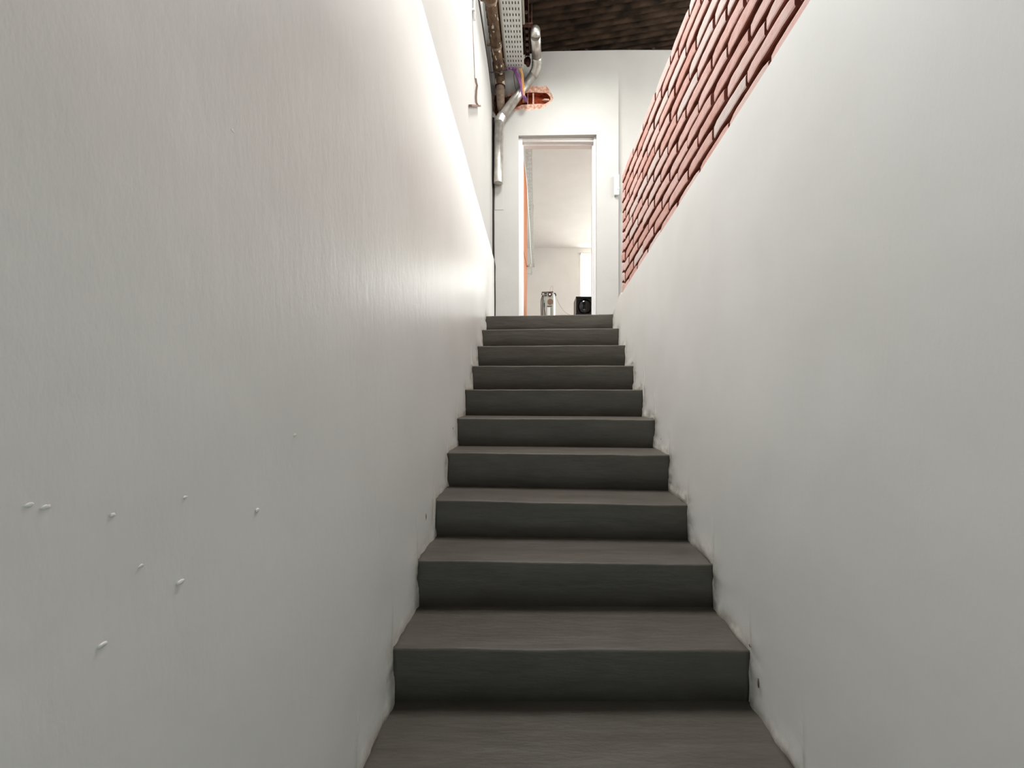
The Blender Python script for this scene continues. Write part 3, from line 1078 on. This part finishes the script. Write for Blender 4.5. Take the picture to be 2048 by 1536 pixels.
def strap(bm, pts, w, t):
    rows = []
    for p in pts:
        rows.append([bm.verts.new(p + Vector((a * t, b * w, 0))) for a, b in ((-.5, -.5), (.5, -.5), (.5, .5), (-.5, .5))])
    for a, b in zip(rows, rows[1:]):
        for k in range(4):
            bm.faces.new((a[k], b[k], b[(k + 1) % 4], a[(k + 1) % 4]))
    bm.faces.new(rows[0]); bm.faces.new(rows[-1])
strap(bm, [P(x, y, 3.13) for x, y in ((951.2, 157), (952.3, 165), (954, 171), (952.6, 181), (951.8, 196), (952.5, 205), (955.5, 211))], .006, .017)
obj('strap', bm, M['bracket'], br)
bm = bmesh.new()
a, b = WPt(938.5, 211), WPt(957, 212)
pts = [a, (a + b) / 2, b]
rows = []
for p in pts:
    rows.append([bm.verts.new(p + Vector((x, 0, z))) for x, z in ((-.004, -.008), (.02, -.008), (.02, .008), (-.004, .008))])
for r1, r2 in zip(rows, rows[1:]):
    for k in range(4):
        bm.faces.new((r1[k], r2[k], r2[(k + 1) % 4], r1[(k + 1) % 4]))
bm.faces.new(rows[0]); bm.faces.new(rows[-1])
obj('foot', bm, M['bracket'], br)

# small white switch box at the end of the parapet
sw = thing('switch_box', 'small white switch box on the far wall just left of the brick parapet', 'switch box', P(1236, 378, YF))
a, b = P(1228, 392, YF), P(1252, 352, YF)
bm = bmesh.new(); box(bm, (a.x, YF - .035, a.z), (XR, YF, b.z), .006)
obj('box_body', bm, M['white'], sw)
bm = bmesh.new(); c = P(1237, 376, YF - .045); tube(bm, [c, c + Vector((0, .02, 0))], .012, 14)
obj('knob', bm, M['white'], sw)

# ------------------------------------------------------------------ services and objects in the far room
rt = thing('cable_tray', 'narrow grey perforated cable tray under the far room ceiling, seen through the doorway', 'cable tray', (CX - .11, 9.3, CZ + 3.0))
bm = bmesh.new()
xa, xb_ = CX - .150, CX - .070
zt = CZ + 3.0
xs = [xa, xa + .016, xa + .028, xa + .052, xa + .064, xb_]
ys = [YR]
y = YR - .05
while y > YB + .3:
    ys += [y, y - .05]; y -= .10
ys.append(YB + .2)
V = {}
for j in range(len(ys) - 1):
    for i in range(len(xs) - 1):
        if i in (1, 3) and j % 2 == 1:
            continue
        bm.faces.new([V.setdefault((p, r), bm.verts.new((xs[p], ys[r], zt)) if (p, r) not in V else V[(p, r)]) for p, r in ((i, j), (i + 1, j), (i + 1, j + 1), (i, j + 1))])
o = obj('tray_base', bm, M['traymetal'], rt); o.modifiers.new('sheet', 'SOLIDIFY').thickness = .0015
for x, s in ((xa, 1), (xb_, -1)):
    bm = bmesh.new(); box(bm, (x - .001, YB + .2, zt), (x + .001, YR, zt + .05))
    obj('tray_flange', bm, M['traymetal'], rt)
for yy in (5.4, 7.2, 9.0):
    bm = bmesh.new()
    for x in (xa + .008, xb_ - .008):
        tube(bm, [(x, yy, zt), (x, yy, RC)], .004, 8)
    obj('hanger_rod', bm, M['galv'], rt)
bm = bmesh.new()
cxx, czz = CX - .150, CZ + 2.83
tube(bm, [(cxx - .03, YB, czz), (cxx, 5.2, czz), (cxx + .018, 9.28, czz)], .013, 10)
tube(bm, arc((cxx + .018, 9.26, czz), (cxx + .018, 9.35, czz), (cxx - .02, 9.352, czz - .02), 6) + [(RX0, 9.352, czz - .02)], .013, 10)
tag(obj('room_conduit', bm, M['white']), 'long white conduit under the far room tray, bending left at the back wall', 'conduit')

# computer tower, back turned to the stairs
Yt = 4.66
tw = thing('computer_tower', 'silver computer tower with its cabled back turned to the stairs, in the doorway', 'computer', (P(1095, 0, Yt).x, Yt, FLOOR))
tw.rotation_euler = (0, 0, math.radians(-5.0))
bpy.context.view_layer.update()
TM = Matrix.Translation(tw.location) @ Matrix.Rotation(math.radians(-5.0), 4, 'Z')
tw_w = 24 * Yt / F
tw_h = P(0, 583.5, Yt).z - FLOOR
hw = tw_w / 2


def tbox(bm, a, b, bev=0.0):
    box(bm, a, b, bev, M=TM)


bm = bmesh.new(); tbox(bm, (-hw, 0, .006), (hw, .40, tw_h), .003)
obj('case_body', bm, M['case'], tw)
bm = bmesh.new(); tbox(bm, (hw, .004, .01), (hw + .003, .396, tw_h - .004), .001)  # window light on this side is put into its white colour
obj('side_panel', bm, M['case_white'], tw, label='side panel coloured white as if lit by the window')
u = tw_w / 24.0                  # one photograph pixel on the back panel


def bp(px, py):
    """back panel position from photograph pixel"""
    return ((px - 1095) * u, tw_h - (py - 583.5) * u)


def panel(name, x0, y0, x1, y1, m, d=.004, bev=.001, label=None):
    bm = bmesh.new()
    a, b = bp(x0, y1), bp(x1, y0)
    tbox(bm, (a[0], -d, a[1]), (b[0], .002, b[1]), bev)
    return obj(name, bm, M[m], tw, label=label)


def disc(name, px, py, r, m, d=.006, par=None, inner=0.0):
    bm = bmesh.new()
    c = bp(px, py)
    p0 = TM @ Vector((c[0], -d, c[1])); p1 = TM @ Vector((c[0], .002, c[1]))
    tube(bm, [p0, p1], r * u, 24)
    return obj(name, bm, M[m], tw)


panel('rear_rim', 1083.4, 583.5, 1106.6, 585.2, 'rust', .006)
panel('power_supply', 1084.5, 585.2, 1105, 593, 'case', .003)
panel('power_socket', 1088.5, 586, 1094, 588.6, 'black', .006)
panel('power_switch', 1088.5, 590, 1094, 592, 'black', .006)
bm = bmesh.new()
c = bp(1099.8, 589)
for k in range(3):
    r = (4.0, 2.9, 0.001)[k] * u
ring = [TM @ Vector((c[0] + 3.3 * u * math.cos(t), -.006, c[1] + 3.3 * u * math.sin(t))) for t in [i * math.pi / 12 for i in range(25)]]
tube(bm, ring, 1.1 * u, 8, cap=False)
obj('fan_grille', bm, M['rust'], tw)
disc('fan_hub', 1099.8, 589, 1.6, 'case_white', .008)
disc('case_fan', 1100.5, 603.5, 5.6, 'brownfan', .005)
panel('fan_side_plate', 1104, 600, 1106.8, 607.6, 'teal', .0045)
panel('rear_slot', 1094, 611.8, 1104, 613.2, 'black', .004)
for k in range(5):
    panel('expansion_slot', 1095 + k * 2.0, 615, 1096.2 + k * 2.0, 640, 'teal' if k > 2 else 'case_white', .004)
panel('port_panel', 1087, 600, 1090, 612, 'teal', .004)
panel('port', 1087.6, 606, 1089.6, 614, 'black', .008)
for k, pts in enumerate((((1086, 591), (1084.5, 594), (1082.6, 600), (1082.2, 612), (1082.6, 630), (1083, 650)), ((1087, 591), (1086, 600), (1085.2, 612), (1085.5, 630), (1086, 655)), ((1088.5, 613), (1088.8, 620), (1090, 626), (1090.6, 640), (1090.4, 656)))):
    bm = bmesh.new()
    tube(bm, smoothpath([TM @ Vector((bp(a, b)[0], -.018 - .003 * k, bp(a, b)[1])) for a, b in pts], 5), .0045, 8)
    obj('cable', bm, M['black_cable'], tw)
bm = bmesh.new()
tube(bm, [TM @ Vector((bp(1082.6, 588)[0], .0, bp(1082.6, 588)[1])), TM @ Vector((bp(1084.5, 588)[0], .0, bp(1084.5, 588)[1]))], .008, 10)
obj('cable_plug', bm, M['black'], tw)
bm = bmesh.new()
tube(bm, smoothpath([P(1100, 583, Yt + .15), P(1101, 577, Yt + .15), P(1103.5, 572, Yt + .14), P(1106, 575, Yt + .14), P(1104.5, 583, Yt + .16)], 5), .0022, 6)
obj('loose_wire', bm, M['wire'], tw)

# pale cable sagging from the tower to the floor
pc = thing('sagging_cable', 'pale cable with a dark plug sagging from the computer tower towards the black box', 'cable', P(1118, 640, Yt))
bm = bmesh.new()
tube(bm, smoothpath([P(1110.5, 588, Yt + .03), P(1112, 593, Yt + .03), P(1116, 603, Yt + .03), P(1122, 614, Yt + .04), P(1129, 623, Yt + .05), P(1136, 628, Yt + .06), P(1146, 636, Yt + .1), P(1150, 661, Yt + .15)], 6), .0028, 8)
obj('cord', bm, M['wire'], pc)
bm = bmesh.new()
tube(bm, [P(1107.5, 587.5, Yt + .03), P(1109.4, 586.5, Yt + .03), P(1111, 588.5, Yt + .03), P(1112, 592, Yt + .03)], [.006, .008, .008, .005], 10)
obj('plug', bm, M['black_cable'], pc)

# black box with a glossy round front
Ys = 4.72
sp = thing('black_box', 'black box with a big glossy round front standing at the right side of the doorway', 'speaker', (P(1168, 0, Ys).x, Ys, FLOOR))
a, b = P(1152, 593, Ys), P(1187.5, 593, Ys)
x0, x1, zt = a.x, b.x, a.z
zb = P(0, 628.5, Ys).z
bm = bmesh.new(); box(bm, (x0, Ys + .045, FLOOR), (x1, Ys + .30, zt), .004); box(bm, (x0, Ys, FLOOR), (x1, Ys + .05, zb + .006), .003)
obj('cabinet', bm, M['black'], sp)
bm = bmesh.new()
t = .012
box(bm, (x0, Ys, zb), (x0 + t, Ys + .05, zt), .002); box(bm, (x1 - t, Ys, zb), (x1, Ys + .05, zt), .002)
box(bm, (x0, Ys, zt - t), (x1, Ys + .05, zt), .002); box(bm, (x0, Ys, zb), (x1, Ys + .05, zb + t), .002)
obj('front_rim', bm, M['gloss'], sp)
c = P(1171, 612, Ys)
R = 15.5 * Ys / F
bm = bmesh.new()
r0 = bmesh.ops.create_uvsphere(bm, u_segments=40, v_segments=20, radius=1)
for v in r0['verts']:
    v.co = Vector((c.x + v.co.x * R * .93, Ys + .046 + v.co.y * .036, c.z + v.co.z * R))
obj('round_dome', bm, M['gloss'], sp, smooth=True)
bm = bmesh.new()
tube(bm, [Vector((c.x + (R * .99) * math.cos(t_) - .004, Ys + .044, c.z + R * 1.04 * math.sin(t_))) for t_ in [i * math.pi / 24 for i in range(49)]], .005, 8, cap=False)
obj('dome_ring', bm, M['black'], sp)

bpy.context.view_layer.update()
